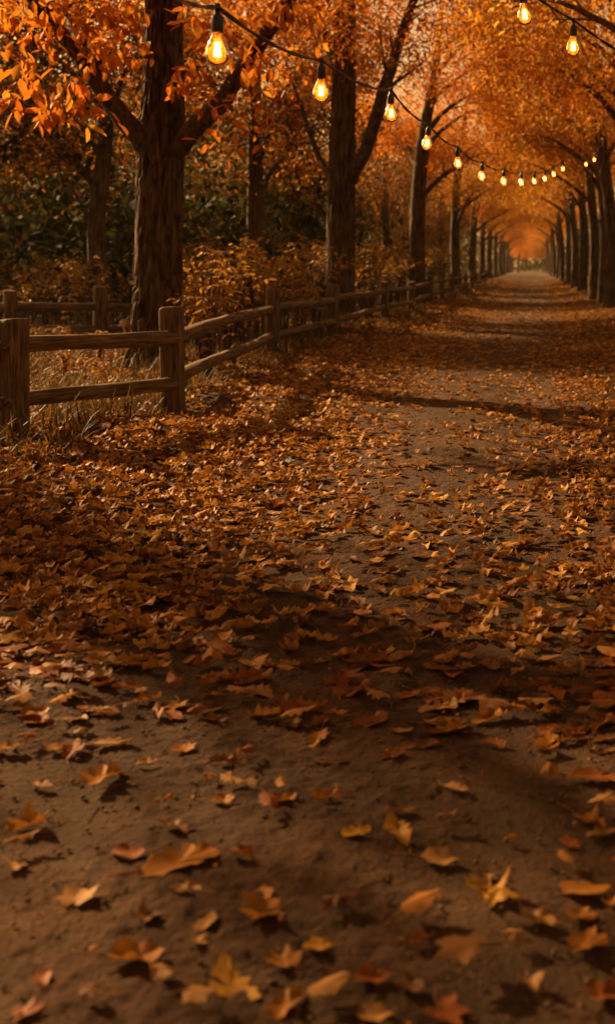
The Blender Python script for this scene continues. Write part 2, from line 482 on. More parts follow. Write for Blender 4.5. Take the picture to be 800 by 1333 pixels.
def rot_mats(az, tx, ty):
    """Rz(az) @ Rx(tx) @ Ry(ty), arrays"""
    ca, sa, cx, sx, cy, sy = np.cos(az), np.sin(az), np.cos(tx), np.sin(tx), np.cos(ty), np.sin(ty)
    n = len(az); R = np.zeros((n, 3, 3))
    Rz = R.copy(); Rz[:, 0, 0] = ca; Rz[:, 0, 1] = -sa; Rz[:, 1, 0] = sa; Rz[:, 1, 1] = ca; Rz[:, 2, 2] = 1
    Rx = R.copy(); Rx[:, 0, 0] = 1; Rx[:, 1, 1] = cx; Rx[:, 1, 2] = -sx; Rx[:, 2, 1] = sx; Rx[:, 2, 2] = cx
    Ry = R.copy(); Ry[:, 1, 1] = 1; Ry[:, 0, 0] = cy; Ry[:, 0, 2] = sy; Ry[:, 2, 0] = -sy; Ry[:, 2, 2] = cy
    return Rz @ Rx @ Ry

def scatter(geo, T, q, t, pos, size, R):
    """add copies of template T (m,3) at pos (n,3)"""
    n, m = len(pos), len(T)
    if n == 0: return
    V = np.einsum('nij,mj->nmi', R, T) * size[:, None, None] + pos[:, None, :]
    off = (np.arange(n) * m)[:, None, None]
    geo.add(V.reshape(-1, 3), (q[None] + off).reshape(-1, 4) if len(q) else None, (t[None] + off).reshape(-1, 3) if len(t) else None)

# simple 6-vertex pointed leaf, folded on its midrib, long axis +Y from the stalk
LEAF6 = np.array([(0, 0, 0), (.20, .28, .05), (.17, .68, .06), (0, 1, -.04), (-.17, .68, .06), (-.20, .28, .05)], float)
LEAF6_Q = np.array([(0, 1, 2, 3), (0, 3, 4, 5)])
NOQ = np.zeros((0, 4), int); NOT = np.zeros((0, 3), int)

def hang_leaves(geo, centres, n_each, sigma, size, r, squash=0.8, droop=0.5):
    """leaf clumps: many leaves round each centre"""
    n = len(centres) * n_each
    c = np.repeat(centres, n_each, 0)
    pos = c + r.normal(0, 1, (n, 3)) * np.array([sigma, sigma, sigma * squash])
    az = r.uniform(0, 2 * pi, n)
    R = rot_mats(az, -droop + r.normal(0, 0.5, n), r.normal(0, 0.55, n))
    s = size * r.uniform(0.65, 1.25, n)
    scatter(geo, LEAF6, LEAF6_Q, NOT, pos, s, R)

# ---------------- leaf litter (one mass) and the largest leaves on the path, each its own object
def density(x, y):
    dl, dr = x - xl(y), xr(y) - x
    e = np.minimum(dl, dr)
    pn = noise2(x, y, 1.6, 11.0); pn2 = noise2(x, y, 0.55, 12.0)
    path_d = 17 + 26 * smooth(0.45, 0.72, pn) + 16 * smooth(0.42, 0.7, pn2)
    near = smooth(2.0, 3.4, y / K)
    edge_d = 170 * np.exp(-np.clip(e, 0, 9) / 0.42)
    d = np.where(e > 0, path_d + edge_d * near, 190 * (0.2 + 0.8 * near))
    d = d + 90 * np.exp(-((x - 0.16) / 0.22) ** 2 - ((y / K - 2.95) / 0.5) ** 2)
    d = d + 110 * smooth(-0.9, -1.7, x) * smooth(2.3, 3.1, y / K) * (1 - smooth(6, 8, y / K))
    d = d + 28 * np.exp(-((y / K - 3.5) / 0.8) ** 2) + 34 * smooth(-0.5, 0.2, x) * np.exp(-((y / K - 2.95) / 0.45) ** 2)
    return d

def sample(x0, x1, y0, y1, dmax, r, scale=1.0, cone=None):
    y0, y1 = y0 * K, y1 * K
    n = int((x1 - x0) * (y1 - y0) * dmax)
    x = r.uniform(x0, x1, n); y = r.uniform(y0, y1, n)
    k = r.uniform(0, dmax, n) < density(x, y) * scale
    k &= (x > -0.75 * y / K - 2.4) & (x < 0.15 * y / K + 1.6)
    return x[k], y[k]

SPLIT = 3.05
r1 = np.random.default_rng(21)
lit = Geo()
tmpl = []
for kind, c, sd in (('maple', 0.5, 1), ('maple', 0.9, 2), ('maple', 0.3, 3), ('oak', 0.7, 4), ('oak', 1.1, 5), ('beech', 0.6, 6), ('beech', 1.1, 7), ('beech', 0.4, 8), ('maple', 0.8, 9)):
    for rep in range(2):
        V2, q, t = fan_template(worn(kind, sd + 90 * rep), (0.55,))
        tmpl.append((curl(V2, c, sd + 40 * rep), q, t, kind))
lo = []
for kind, c, sd in (('maple', 0.5, 1), ('maple', 1.0, 2), ('oak', 0.9, 5), ('beech', 0.8, 6), ('beech', 1.1, 7)):
    V2, q, t = fan_template(OUT[kind][::2], ())
    lo.append((curl(V2, c * 0.9, sd), q, t, kind))
def lay(x, y, T, r, smin, smax, pile=1.0):
    n = len(x)
    out_ = np.clip(np.maximum(xl(y) - x, x - xr(y)) + 0.35, 0, 0.7) / 0.7
    tilt = 0.08 + 0.20 * out_
    R = rot_mats(r.uniform(0, 2 * pi, n), r.normal(0, 1, n) * tilt, r.normal(0, 1, n) * tilt)
    flip = r.uniform(0, 1, n) < 0.3
    R[flip] = R[flip] @ np.diag([1, -1, -1.0])
    s = r.uniform(smin, smax, n) * np.where(r.uniform(0, 1, n) < 0.25, 0.7, 1)
    z = top(x, y) + 0.012 + 0.010 * r.uniform(0, 1, n) + out_ * r.uniform(0, 0.055, n) * pile + np.where(flip, 0.02, 0)
    return np.stack([x, y, z], -1), s, R
def field(T, x, y, r, smin, smax):
    k = r.integers(0, len(T), len(x))
    for a, (V, q, t, kind) in enumerate(T):
        s_ = k == a
        if not s_.any(): continue
        pos, s, R = lay(x[s_], y[s_], V, r, smin, smax)
        scatter(lit, V, q, t, pos, s * (0.9 if kind == 'maple' else 0.85), R)
x, y = sample(-7.0, 2.8, SPLIT, 7.0, 700, r1); field(tmpl, x, y, r1, 0.105, 0.185)
x, y = sample(-10.5, 3.5, 7.0, 14.0, 420, r1, 0.75); field(lo, x, y, r1, 0.11, 0.18)
x, y = sample(-8, 4.5, 14.0, 30.0, 200, r1, 0.5); field(lo, x, y, r1, 0.12, 0.18)
x, y = sample(-7, 5.5, 30.0, 75.0, 60, r1, 0.12); field(lo, x, y, r1, 0.16, 0.24)
x, y = sample(-4.8, 2.2, 0.6, SPLIT, 700, r1, 0.55); field(tmpl, x, y, r1, 0.010, 0.032)     # crumbs between the whole leaves

# the leaves that show largest: hand placed first, then more of the same
PLACED = [(635, 1172, 78, 'maple', 'yellow'), (652, 1192, 62, 'maple', 'yellow'), (748, 1206, 60, 'maple', 'amber'), (698, 1211, 52, 'beech', 'tan'),
    (672, 1241, 48, 'maple', 'tan'), (757, 1241, 78, 'maple', 'amber'), (612, 1276, 96, 'maple', 'brown'), (484, 1283, 52, 'beech', 'rust'), (428, 1310, 60, 'beech', 'tan'),
    (418, 1244, 52, 'maple', 'yellow'), (176, 1256, 78, 'beech', 'amber'), (212, 1288, 48, 'beech', 'tan'), (300, 1293, 80, 'oak', 'yellow'), (254, 1322, 66, 'maple', 'tan'),
    (372, 1263, 62, 'maple', 'amber'), (372, 1320, 64, 'oak', 'amber'), (233, 1132, 92, 'oak', 'amber'), (166, 1119, 52, 'beech', 'rust'), (42, 1073, 72, 'maple', 'amber'),
    (16, 1129, 48, 'maple', 'tan'), (26, 1107, 42, 'oak', 'amber'), (133, 1020, 74, 'oak', 'amber'), (212, 1053, 28, 'beech', 'amber'), (52, 1025, 34, 'beech', 'rust'),
    (350, 1201, 76, 'maple', 'amber'), (270, 1212, 36, 'beech', 'tan'), (518, 1101, 54, 'oak', 'yellow'), (570, 1131, 56, 'beech', 'tan'), (665, 1107, 22, 'maple', 'yellow'),
    (715, 1018, 44, 'maple', 'amber'), (772, 1018, 66, 'oak', 'rust'), (785, 1066, 46, 'maple', 'tan'), (768, 1081, 58, 'oak', 'amber'), (781, 1096, 42, 'oak', 'tan'),
    (760, 1173, 58, 'beech', 'amber'), (795, 1188, 40, 'maple', 'amber'), (575, 1325, 76, 'maple', 'rust'), (780, 1306, 76, 'maple', 'rust'), (630, 1153, 34, 'maple', 'brown'),
    (310, 1127, 40, 'beech', 'rust'), (56, 1280, 40, 'beech', 'rust'), (98, 1180, 64, 'maple', 'tan'), (188, 1206, 52, 'maple', 'brown'), (30, 1325, 50, 'maple', 'rust'),
    (118, 1310, 44, 'oak', 'brown'), (340, 1180, 46, 'beech', 'amber'), (240, 1172, 46, 'beech', 'tan'), (462, 1100, 40, 'oak', 'yellow'), (690, 1290, 46, 'maple', 'tan'),
    (532, 1296, 50, 'beech', 'brown'), (330, 862, 56, 'maple', 'tan'), (140, 873, 60, 'oak', 'tan'), (135, 890, 46, 'maple', 'brown'), (600, 905, 60, 'oak', 'tan'), (570, 918, 48, 'oak', 'tan'),
    (640, 930, 66, 'oak', 'amber'), (520, 952, 30, 'beech', 'tan'), (415, 964, 46, 'oak', 'amber'), (585, 948, 56, 'oak', 'amber'), (450, 900, 60, 'maple', 'rust'), (485, 862, 66, 'maple', 'rust'), (560, 815, 60, 'maple', 'rust')]
lib = {}
STATES = {'flat': 0.25, 'wavy': 0.5, 'curled': 0.8}
for kind in OUT:
    for st, c in STATES.items():
        for v in range(5):
            lib[kind, st, v] = full_leaf(kind, c, {'maple': 100, 'oak': 200, 'beech': 300}[kind] + {'flat': 10, 'wavy': 20, 'curled': 30}[st] + v).build('fallen_leaf', FM['amber'])
rl = np.random.default_rng(5)
leaves = []
for px, py, w, kind, colr in PLACED:
    Y = CAM_H * FPX / (py + 2 - VPY)
    leaves.append((at(px, py, Y)[0], Y, max(0.03, w * Y / FPX * 1.14), kind, colr))
x, y = sample(-4.8, 2.2, 1.0, SPLIT, 700, rl, 1.0)
order = np.argsort(y)                       # nearest first: those show largest
rest = []
for k in order:
    X_, Y_ = x[k], y[k]
    s_ = rl.uniform(0.06, 0.125) * (1 + 0.32 * smooth(2.0, 3.3, Y_ / K))
    if Y_ / K < 2.35 and rl.uniform() < 0.62: continue
    if Y_ / K < 2.5 and any((X_ - a) ** 2 + ((Y_ - b) / 1.3) ** 2 < (0.42 * (s_ + c)) ** 2 for a, b, c, _, _ in leaves[:len(PLACED)]): continue
    px_ = VPX + X_ / Y_ * FPX; py_px = VPY + CAM_H * FPX / Y_
    if len(leaves) >= 300 or not (-30 < px_ < 830 and py_px < 1360):
        rest.append(k); continue
    leaves.append((X_, Y_, s_, ['maple', 'oak', 'oak', 'beech', 'beech'][rl.integers(0, 5)], ['rust', 'amber', 'tan', 'brown', 'amber', 'brown', 'rust'][rl.integers(0, 7)]))
field(tmpl, x[rest], y[rest], rl, 0.09, 0.175)
print('leaf objects', len(leaves), 'candidates', len(x))
o = lit.build('fallen_leaves', M['litter']); tag(o, 'dense litter of small brown and orange autumn leaves over path and verges', 'leaves', kind='stuff')
used = set()
from collections import Counter
labels = Counter()
KN = {'maple': 'maple leaf', 'oak': 'lobed oak leaf', 'beech': 'oval leaf'}
CN = {'rust': 'rust red', 'amber': 'amber', 'tan': 'pale tan', 'brown': 'dark brown', 'yellow': 'yellow'}
arr = np.array([(a, b, c) for a, b, c, _, _ in leaves])
recs = []
for n_, (X_, Y_, s_, kind, colr) in enumerate(leaves):
    st = ['flat', 'wavy', 'curled'][rl.integers(0, 3)]
    v = rl.integers(0, 5)
    src = lib[kind, st, v]
    first = (kind, st, v) not in used
    o = src if first else src.copy()
    used.add((kind, st, v))
    if not first: C.objects.link(o)
    z0 = min(vv.co.z for vv in src.data.vertices) * s_
    o.location = (X_, Y_, float(top(X_, Y_)) + 0.006 - z0 * 0.7)
    o.rotation_euler = (rl.normal(0, 0.09), rl.normal(0, 0.09), rl.uniform(0, 2 * pi) if kind == 'maple' or rl.uniform() < .3 else rl.choice([-1, 1]) * pi / 2 + rl.normal(0, .45))
    if rl.uniform() < 0.25:
        o.rotation_euler.x += pi; o.location.z += 0.035 * s_ / 0.1
    o.scale = (s_ * 1.05, s_ * 1.05, s_ * 1.05)
    o.material_slots[0].link = 'OBJECT'
    o.material_slots[0].material = FM[colr]
    d2 = (arr[:, 0] - X_) ** 2 + (arr[:, 1] - Y_) ** 2; d2[n_] = 9
    nb = int(np.argmin(d2))
    recs.append((o, kind, colr, st, s_, nb, math.sqrt(d2[nb])))
def size_word(s): return 'large' if s > 0.115 else ('small' if s < 0.08 else 'medium')
LAB = []
for (o, kind, colr, st, s_, nb, d) in recs:
    ko, ck = recs[nb][1], recs[nb][2]
    rel = 'overlapping' if d < 0.09 else ('beside' if d < 0.2 else 'apart from')
    LAB.append(f"{size_word(s_)} {st} {CN[colr]} {KN[kind]} {rel} a {size_word(recs[nb][4])} {CN[ck]} {KN[ko]}")
for (rec, lb) in zip(recs, LAB):
    tag(rec[0], lb, 'leaf', 'fallen leaves lying on the near dirt path')
for k, o in lib.items():
    if k not in used: bpy.data.objects.remove(o)

# small stones and grit in the path
r2 = np.random.default_rng(33)
gr = Geo()
ico = np.array([(0, 0, 1), (.89, 0, .45), (.28, .85, .45), (-.72, .53, .45), (-.72, -.53, .45), (.28, -.85, .45), (.72, .53, -.45), (-.28, .85, -.45), (-.89, 0, -.45), (-.28, -.85, -.45), (.72, -.53, -.45), (0, 0, -1)])
icot = np.array([(0,1,2),(0,2,3),(0,3,4),(0,4,5),(0,5,1),(1,6,2),(2,7,3),(3,8,4),(4,9,5),(5,10,1),(6,7,2),(7,8,3),(8,9,4),(9,10,5),(10,6,1),(11,7,6),(11,8,7),(11,9,8),(11,10,9),(11,6,10)])
n = 16000
x = r2.uniform(-2.2, 1.0, n); y = 1.4 * K + 7 * K * r2.uniform(0, 1, n) ** 1.4
k = (x > xl(y)) & (x < xr(y) + .1); x, y = x[k], y[k]; n = len(x)
s = 0.0022 + 0.008 * r2.uniform(0, 1, n) ** 6
scatter(gr, ico * np.array([1, .8, .6]), NOQ, icot, np.stack([x, y, top(x, y) + 0.004], -1), s, rot_mats(r2.uniform(0, 6, n), r2.normal(0, .3, n), r2.normal(0, .3, n)))
o = gr.build('gravel', M['stone'], shade=True); tag(o, 'fine brown grit and small stones pressed into the dirt path', 'gravel', kind='stuff')

# grass along the fence and on the far verge
r3 = np.random.default_rng(44)
gs = Geo()
tt = np.array([0, .35, .7, 1.0])
def blade_template(b):
    V = []
    for t_ in tt:
        w = 0.018 * (1 - t_ ** 1.6) + 0.001
        V += [(-w, b * t_ ** 2, t_ * (1 - 0.45 * b * t_)), (w, b * t_ ** 2, t_ * (1 - 0.45 * b * t_))]
    q = [(2 * i, 2 * i + 1, 2 * i + 3, 2 * i + 2) for i in range(3)]
    return np.array(V), np.array(q)
def grass(x0, x1, y0, y1, n, lmin, lmax, keep):
    x = r3.uniform(x0, x1, n); y = r3.uniform(y0, y1, n) * K
    k = keep(x, y) & (noise2(x, y, 1.1, 21.0) + 0.25 * r3.uniform(-1, 1, n) > 0.45) & (x > -0.8 * y / K - 1) & (x < 0.2 * y / K + 1)
    x, y = x[k], y[k]
    bb = r3.integers(0, 4, len(x))
    for a, b in enumerate((0.25, 0.5, 0.8, 1.1)):
        s_ = bb == a; m = s_.sum()
        T, q = blade_template(b)
        scatter(gs, T, q, NOT, np.stack([x[s_], y[s_], terrain(x[s_], y[s_])], -1), r3.uniform(lmin, lmax, m), rot_mats(r3.uniform(0, 2 * pi, m), r3.normal(0, .2, m), r3.normal(0, .2, m)))
grass(-8.5, -2.5, 4.2, 14, 30000, 0.16, 0.42, lambda x, y: x < xl(y) - 1.35 - 0.5 * noise2(x, y, .8, 8.0))
grass(-13, -2.9, 14, 45, 26000, 0.22, 0.5, lambda x, y: x < xl(y) - 1.0)
grass(0.5, 3.0, 5.0, 14, 26000, 0.07, 0.19, lambda x, y: x > xr(y) + 0.08 + 0.25 * noise2(x, y, .9, 8.0))
grass(1.0, 6, 14, 60, 24000, 0.12, 0.28, lambda x, y: x > xr(y) + 0.2)
o = gs.build('grass', M['grass']); tag(o, 'dry bent grass along the fence line and on the verge below the slim trunks', 'grass', kind='stuff')

# ------------------------------------------------------------------ fences
def make_post(h, w, seed):
    r = np.random.default_rng(seed)
    nz_ = 14
    zs = np.concatenate([np.linspace(-0.35, h - 0.03, nz_), [h - 0.008, h]])
    sc_ = np.concatenate([np.full(nz_, 1.0), [0.93, 0.80]])
    side = 6
    # rounded square section
    a = np.linspace(0, 2 * pi, 28, endpoint=False) + 0.1122
    sup = (np.abs(np.cos(a)) ** 6 + np.abs(np.sin(a)) ** 6) ** (-1 / 6)
    V = []
    for z, k in zip(zs, sc_):
        x = np.cos(a) * sup * w / 2 * k; y = np.sin(a) * sup * w / 2 * k
        d = 0.010 * (vnoise(np.stack([np.cos(a) * 5 + seed, np.sin(a) * 5, np.full_like(a, z * 1.2)], -1)) - 0.5) * 2
        # drying checks: long vertical grooves
        d -= 0.012 * np.clip(vnoise(np.stack([np.cos(a) * 13 + seed, np.sin(a) * 13, np.full_like(a, z * 0.7)], -1)) - 0.7, 0, 1) * 4
        ln = np.sqrt(x * x + y * y)
        V.append(np.stack([x * (1 + d / ln), y * (1 + d / ln), np.full_like(a, z) + (0.012 * (np.cos(a + seed)) if z > h - 0.05 else 0)], -1))
    n = len(a); m = len(zs)
    V = np.vstack(V + [np.array([[0, 0, h + 0.006]])])
    i = np.arange(m - 1)[:, None] * n; j = np.arange(n)[None, :]; k = (j + 1) % n
    q = np.stack([i + j, i + k, i + n + k, i + n + j], -1).reshape(-1, 4)
    jj = np.arange(n); kk = (jj + 1) % n
    t = np.stack([(m - 1) * n + jj, (m - 1) * n + kk, np.full(n, m * n)], -1)
    g = Geo(); g.add(V, q, t)
    return g

def make_rail(L, rad, seed):
    """log rail along local z from 0 to L"""
    r = np.random.default_rng(seed)
    n = max(18, int(L / 0.09))
    s = np.linspace(0, L, n)
    P = np.stack([0.012 * np.sin(s * 0.9 + seed), 0.010 * np.cos(s * 0.8 + 2 * seed), s], -1)
    e_ = np.minimum(s, L - s)
    R = rad * (0.72 + 0.28 * smooth(0.0, 0.22, e_)) * (1 + 0.05 * np.sin(s * 2.1 + seed))
    def disp(P, a, R):
        A, Z = np.meshgrid(a, P[:, 2])
        d = 0.010 * (vnoise(np.stack([np.cos(A) * 2 + seed, np.sin(A) * 2, Z * 1.5], -1)) - 0.5) * 2
        d -= 0.016 * np.clip(vnoise(np.stack([np.cos(A) * 5 + seed, np.sin(A) * 5, Z * 0.9], -1)) - 0.62, 0, 1) * 2.2
        return d
    g = Geo(); g.add(*tube(P, R, 22, True, disp))
    return g

def fence(name, pts, label, heights, zs, w=0.2, rad=0.066, seed=0):
    pts = [(x, y * K) for x, y in pts]
    base = pts[0]
    z0 = float(terrain(base[0], base[1]))
    root = thing(name, (base[0], base[1], z0), label, 'fence')
    rel = [np.array([x - base[0], y - base[1], float(terrain(x, y)) - z0]) for x, y in pts]
    for k, (p, h) in enumerate(zip(rel, heights)):
        d = (rel[min(k + 1, len(rel) - 1)] - rel[max(k - 1, 0)])
        po = make_post(h, w * (1 + 0.06 * math.sin(3 * k + seed)), seed + k).build('post', M['timber'], root)
        po.location = p; po.rotation_euler = (0.02 * math.sin(k * 2.3), 0.02 * math.cos(k * 3.1), math.atan2(d[1], d[0]) + 0.1 * math.sin(k))
    for k in range(len(rel) - 1):
        for li, zz in enumerate(zs):
            a = rel[k] + np.array([0, 0, zz[k] if isinstance(zz, list) else zz]); b = rel[k + 1] + np.array([0, 0, zz[k + 1] if isinstance(zz, list) else zz])
            dirv = (b - a); L = np.linalg.norm(dirv); dirv /= L
            side_ = np.cross(dirv, [0, 0, 1]) * (0.028 if k % 2 else -0.028)
            a2 = a - dirv * 0.13 + side_; b2 = b + dirv * 0.13 + side_ + np.array([0, 0, -0.02])
            ra = make_rail(np.linalg.norm(b2 - a2), rad, seed * 7 + k * 2 + li).build('rail', M['rail'], root)
            from mathutils import Vector
            ra.location = a2
            ra.rotation_mode = 'QUATERNION'
            ra.rotation_quaternion = Vector(b2 - a2).to_track_quat('Z', 'Y')
    return root

FP = [(-5.6, 4.9), (-4.06, 6.02), (-3.45, 7.4), (-3.98, 11.8), (-3.86, 14.85), (-3.76, 19.7), (-3.68, 23.4)]
yy = 23.4
while yy < 62:
    yy += 3.9; FP.append((-3.66 + 0.04 * math.sin(yy), yy))
hs_ = [1.0, 0.97, 1.04, 1.06, 1.05, 0.98, 0.95] + [0.98] * (len(FP) - 7)
fence('rail_fence', FP, 'weathered post and rail log fence running along the dirt path', hs_, [0.76, 0.34], w=0.205, seed=1)
BP = [(-12.3, 13.6), (-9.55, 14.1), (-8.15, 14.5), (-6.3, 15.0)]
fence('rail_fence', BP, 'short log fence set back in the undergrowth behind the big tree', [0.9, 0.9, 1.0, 0.98], [0.62, 0.2], w=0.23, rad=0.075, seed=9)

# ------------------------------------------------------------------ trees
def bark_disp(depth, freq, seed, flare=0.35, zbase=0.0, res=1.0):
    def f(P, a, R):
        A, Z = np.meshgrid(a, P[:, 2]); RR = np.repeat(R[:, None], len(a), 1)
        wz = 0.25 * vnoise(np.stack([np.cos(A) * 2, np.sin(A) * 2, Z * 2.0 + seed], -1))
        q = np.stack([np.cos(A) * RR * freq + wz * 3 + seed, np.sin(A) * RR * freq + wz * 3, Z * 2.2], -1)
        n1_ = vnoise(q); n2_ = vnoise(q * np.array([1.7, 1.7, 2.3]) + 31)
        # plates of bark parted by narrow furrows
        d = depth * (0.35 - np.exp(-((n1_ - 0.5) / 0.085) ** 2) - 0.6 * np.exp(-((n2_ - 0.5) / 0.07) ** 2) + 0.3 * (n2_ - 0.5))
        roots = flare * RR * np.exp(-np.clip(Z, 0, 9) / 0.28) * (0.55 + 0.45 * np.cos(A * 5 + seed) + 0.3 * np.cos(A * 3 + 2 * seed))
        return d + roots
    return f

def trunk_mesh(P, R, parent, sides, dens, depth, seed, name='trunk'):
    n = max(12, int(np.linalg.norm(np.diff(np.asarray(P), axis=0), axis=1).sum() / dens))
    Q = catmull(P, n); rr = np.interp(np.linspace(0, 1, n), np.linspace(0, 1, len(R)), R)
    g = Geo(); g.add(*tube(Q, rr, sides, True, bark_disp(depth, 13.0, seed)))
    return g.build(name, M['bark'], parent)

def limb(P, R, parent, r, twigs=7, sides=9, tl=(0.7, 1.7), depth=0.0):
    """one main branch with its twigs as one mesh; returns the twig points"""
    n = 26
    Q = catmull(P, n); L = np.linalg.norm(np.diff(Q, axis=0), axis=1).sum()
    wob = np.cumsum(r.normal(0, 0.012, (n, 3)), 0); wob[0] = 0
    Q = Q + wob * min(1, L / 3)
    rr = np.interp(np.linspace(0, 1, n), np.linspace(0, 1, len(R)), R)
    g = Geo()
    g.add(*tube(Q, rr, sides, True, (bark_disp(depth, 13.0, r.uniform(0, 9), 0.0) if depth else None)))
    ends = [Q[-1]]
    for k in range(twigs):
        i0 = int(n * (0.35 + 0.62 * (k + r.uniform(0, .8)) / twigs)); i0 = min(i0, n - 2)
        d = Q[i0 + 1] - Q[i0]; d /= np.linalg.norm(d)
        v = d * 0.7 + r.normal(0, 0.75, 3) + np.array([0, 0, 0.15]); v /= np.linalg.norm(v)
        l = r.uniform(*tl)
        m1 = Q[i0] + v * l * 0.5 + r.normal(0, 0.06, 3); e_ = Q[i0] + v * l + np.array([0, 0, -0.06 * l]) + r.normal(0, .1, 3)
        T = catmull([Q[i0], m1, e_], 9)
        g.add(*tube(T, np.linspace(max(0.010, rr[i0] * 0.42), 0.005, 9), 5))
        ends += [T[4], T[8]]
        for _ in range(2):
            j0 = r.integers(3, 7); w = v + r.normal(0, 0.7, 3); w /= np.linalg.norm(w)
            T2 = catmull([T[j0], T[j0] + w * l * .25, T[j0] + w * l * .5 + np.array([0, 0, -.05])], 6)
            g.add(*tube(T2, np.linspace(0.008, 0.003, 6), 4)); ends.append(T2[-1])
    g.build('branch', M['branch'], parent)
    return ends

def crown_points(r, n, c, rad, zmin, lean=0.0, sky=0.5):
    out_ = []
    while len(out_) < n:
        v = r.normal(0, 1, 3); v /= np.linalg.norm(v)
        p = v * r.uniform(0.25, 1) ** 0.45 * np.array(rad) + np.array(c)
        if p[2] < zmin(p): continue
        if vnoise(p[None] * 0.55 + 5 + r.integers(0, 1))[0] < sky: continue
        out_.append(p)
    return np.array(out_)

def avenue_tree(label, seed, rad, H, z_first, lean, limbs, mat, n_clump, n_leaf, leaf_size, group, spread=4.4, sides=26, dens=0.10, arch=(4.3, 0.45), zc=7.6, twigs=7):
    r = np.random.default_rng(seed)
    root = thing('avenue_tree', (0, 0, 0), label, 'tree', group)
    P = np.array([(0, 0, -0.25), (0.02, 0, 0.4), (r.normal(0, .05), r.normal(0, .05), H * .25), (r.normal(0, .1) + lean * .1, r.normal(0, .1), H * .5),
                  (lean * .35 + r.normal(0, .15), r.normal(0, .15), H * .78), (lean * .7, r.normal(0, .2), H)])
    R = [rad * 1.08, rad, rad * .93, rad * .80, rad * .42, 0.02]
    trunk_mesh(P, R, root, sides, dens, 0.018, seed)
    pts = []
    for k in range(limbs):
        t_ = z_first + (H * .78 - z_first) * (k / max(1, limbs - 1)) ** 1.1
        b = np.array([np.interp(t_, P[:, 2], P[:, 0]), np.interp(t_, P[:, 2], P[:, 1]), t_])
        az = k * 2.4 + r.uniform(-.4, .4) + seed
        if k % 2 == 0: az = r.uniform(-0.9, 0.9)         # reach over the path
        l = r.uniform(3.0, 4.6) * (1 - 0.35 * k / limbs)
        el = r.uniform(0.65, 1.0)
        h = np.array([cos(az), sin(az), 0])
        m1 = b + h * l * .35 * cos(el) + np.array([0, 0, l * .35 * sin(el)])
        m2 = b + h * l * .8 * cos(el * .8) + np.array([0, 0, l * .75 * sin(el * .9)])
        e_ = b + h * l * 1.15 * cos(el * .6) + np.array([0, 0, l * .85 * sin(el * .85)])
        rb = rad * r.uniform(.36, .5) * (1 - .45 * k / limbs)
        pts += limb([b, m1, m2, e_], [rb, rb * .75, rb * .4, 0.012], root, r, twigs)
    cl = crown_points(r, n_clump, (0.7 + lean * .4, 0, zc), (spread, spread, 3.4), lambda p: arch[0] + arch[1] * max(0.0, p[0]) - 0.12 * max(0, -p[0]))
    cl = np.vstack([cl, [p for p in pts if p[2] > arch[0] - .6]])
    g = Geo(); hang_leaves(g, cl, n_leaf, 0.30, leaf_size, r)
    g.build('crown', mat, root)
    return root

def place(t, x, y, rz, sc, label=None):
    t.location = (x, y, float(terrain(x, y)) - 0.02); t.rotation_euler = (0, 0, rz); t.scale = (sc, sc, sc)
    if label: t['label'] = label
    return t

GL, GR, GB = 'trees lining the fence side of the path', 'trees lining the grass verge side of the path', 'trees in the wood behind the fence'
# the big tree by the fence ------------------------------------------------
rt = np.random.default_rng(3)
T1 = np.array([-5.10, 10.3 * K]); tz = float(terrain(*T1))
big = thing('avenue_tree', (T1[0], T1[1], tz), 'massive rough barked tree with forked limbs beside the bend in the fence', 'tree', GL)
def loc1(px, py, Y=10.3): return at(px, py, Y * K) - np.array([T1[0], T1[1], tz])
P = [loc1(203, 512), loc1(203, 470), loc1(205, 400), loc1(207, 300), loc1(209, 200), loc1(213, 110), loc1(214, 0), loc1(218, -150), loc1(230, -380)]
trunk_mesh(P, [0.335, .335, .315, .295, .31, .255, .235, .20, .06], big, 190, 0.030, 0.040, 2.7)
ends = []
ends += limb([loc1(200, 205), loc1(170, 165, 10.2), loc1(118, 100, 10.0), loc1(92, 60, 9.8), loc1(40, -6, 9.6), loc1(0, -70, 9.3), loc1(-60, -140, 9.0)], [.15, .135, .115, .10, .085, .06, .02], big, rt, 9, 20, (0.5, 1.3), 0.012)
ends += limb([loc1(222, 205), loc1(250, 172, 10.1), loc1(285, 140, 9.9), loc1(322, 80, 9.7), loc1(372, -5, 9.4), loc1(420, -90, 9.0), loc1(470, -160, 8.6)], [.15, .13, .115, .10, .085, .05, .02], big, rt, 8, 20, (0.5, 1.2), 0.012)
ends += limb([loc1(110, 95, 10.0), loc1(106, 60, 10.3), loc1(84, 15, 10.8), loc1(62, -50, 11.2), loc1(40, -110, 11.5)], [.075, .065, .055, .04, .015], big, rt, 6, 12, (0.5, 1.2))
ends += limb([loc1(216, -60), loc1(270, -160, 10.8), loc1(350, -260, 11.5)], [.12, .08, .02], big, rt, 7)
ends += limb([loc1(216, -80), loc1(150, -180, 11.0), loc1(60, -280, 11.5)], [.12, .08, .02], big, rt, 7)
ends += limb([loc1(220, -150), loc1(230, -240, 9.0), loc1(260, -300, 7.5)], [.10, .07, .02], big, rt, 7)
cl = [loc1(x_, y_, d_) for x_, y_, d_ in [(10, 20, 8.6), (50, 45, 8.8), (25, 75, 8.6), (105, 25, 9.0), (140, 12, 9.2), (70, 15, 8.8), (150, 40, 9.3), (98, 112, 8.2), (66, 138, 8.0), (116, 142, 8.2), (44, 104, 8.2),
      (135, 75, 9.2), (168, 18, 9.4), (232, 108, 9.7), (252, 96, 9.7), (250, 24, 9.2), (328, 66, 8.3), (340, 84, 8.2), (300, 18, 9.0), (345, 14, 9.0), (275, 60, 9.2), (170, 62, 9.8), (20, 130, 8.4), (385, 20, 9.0)]]
g = Geo()
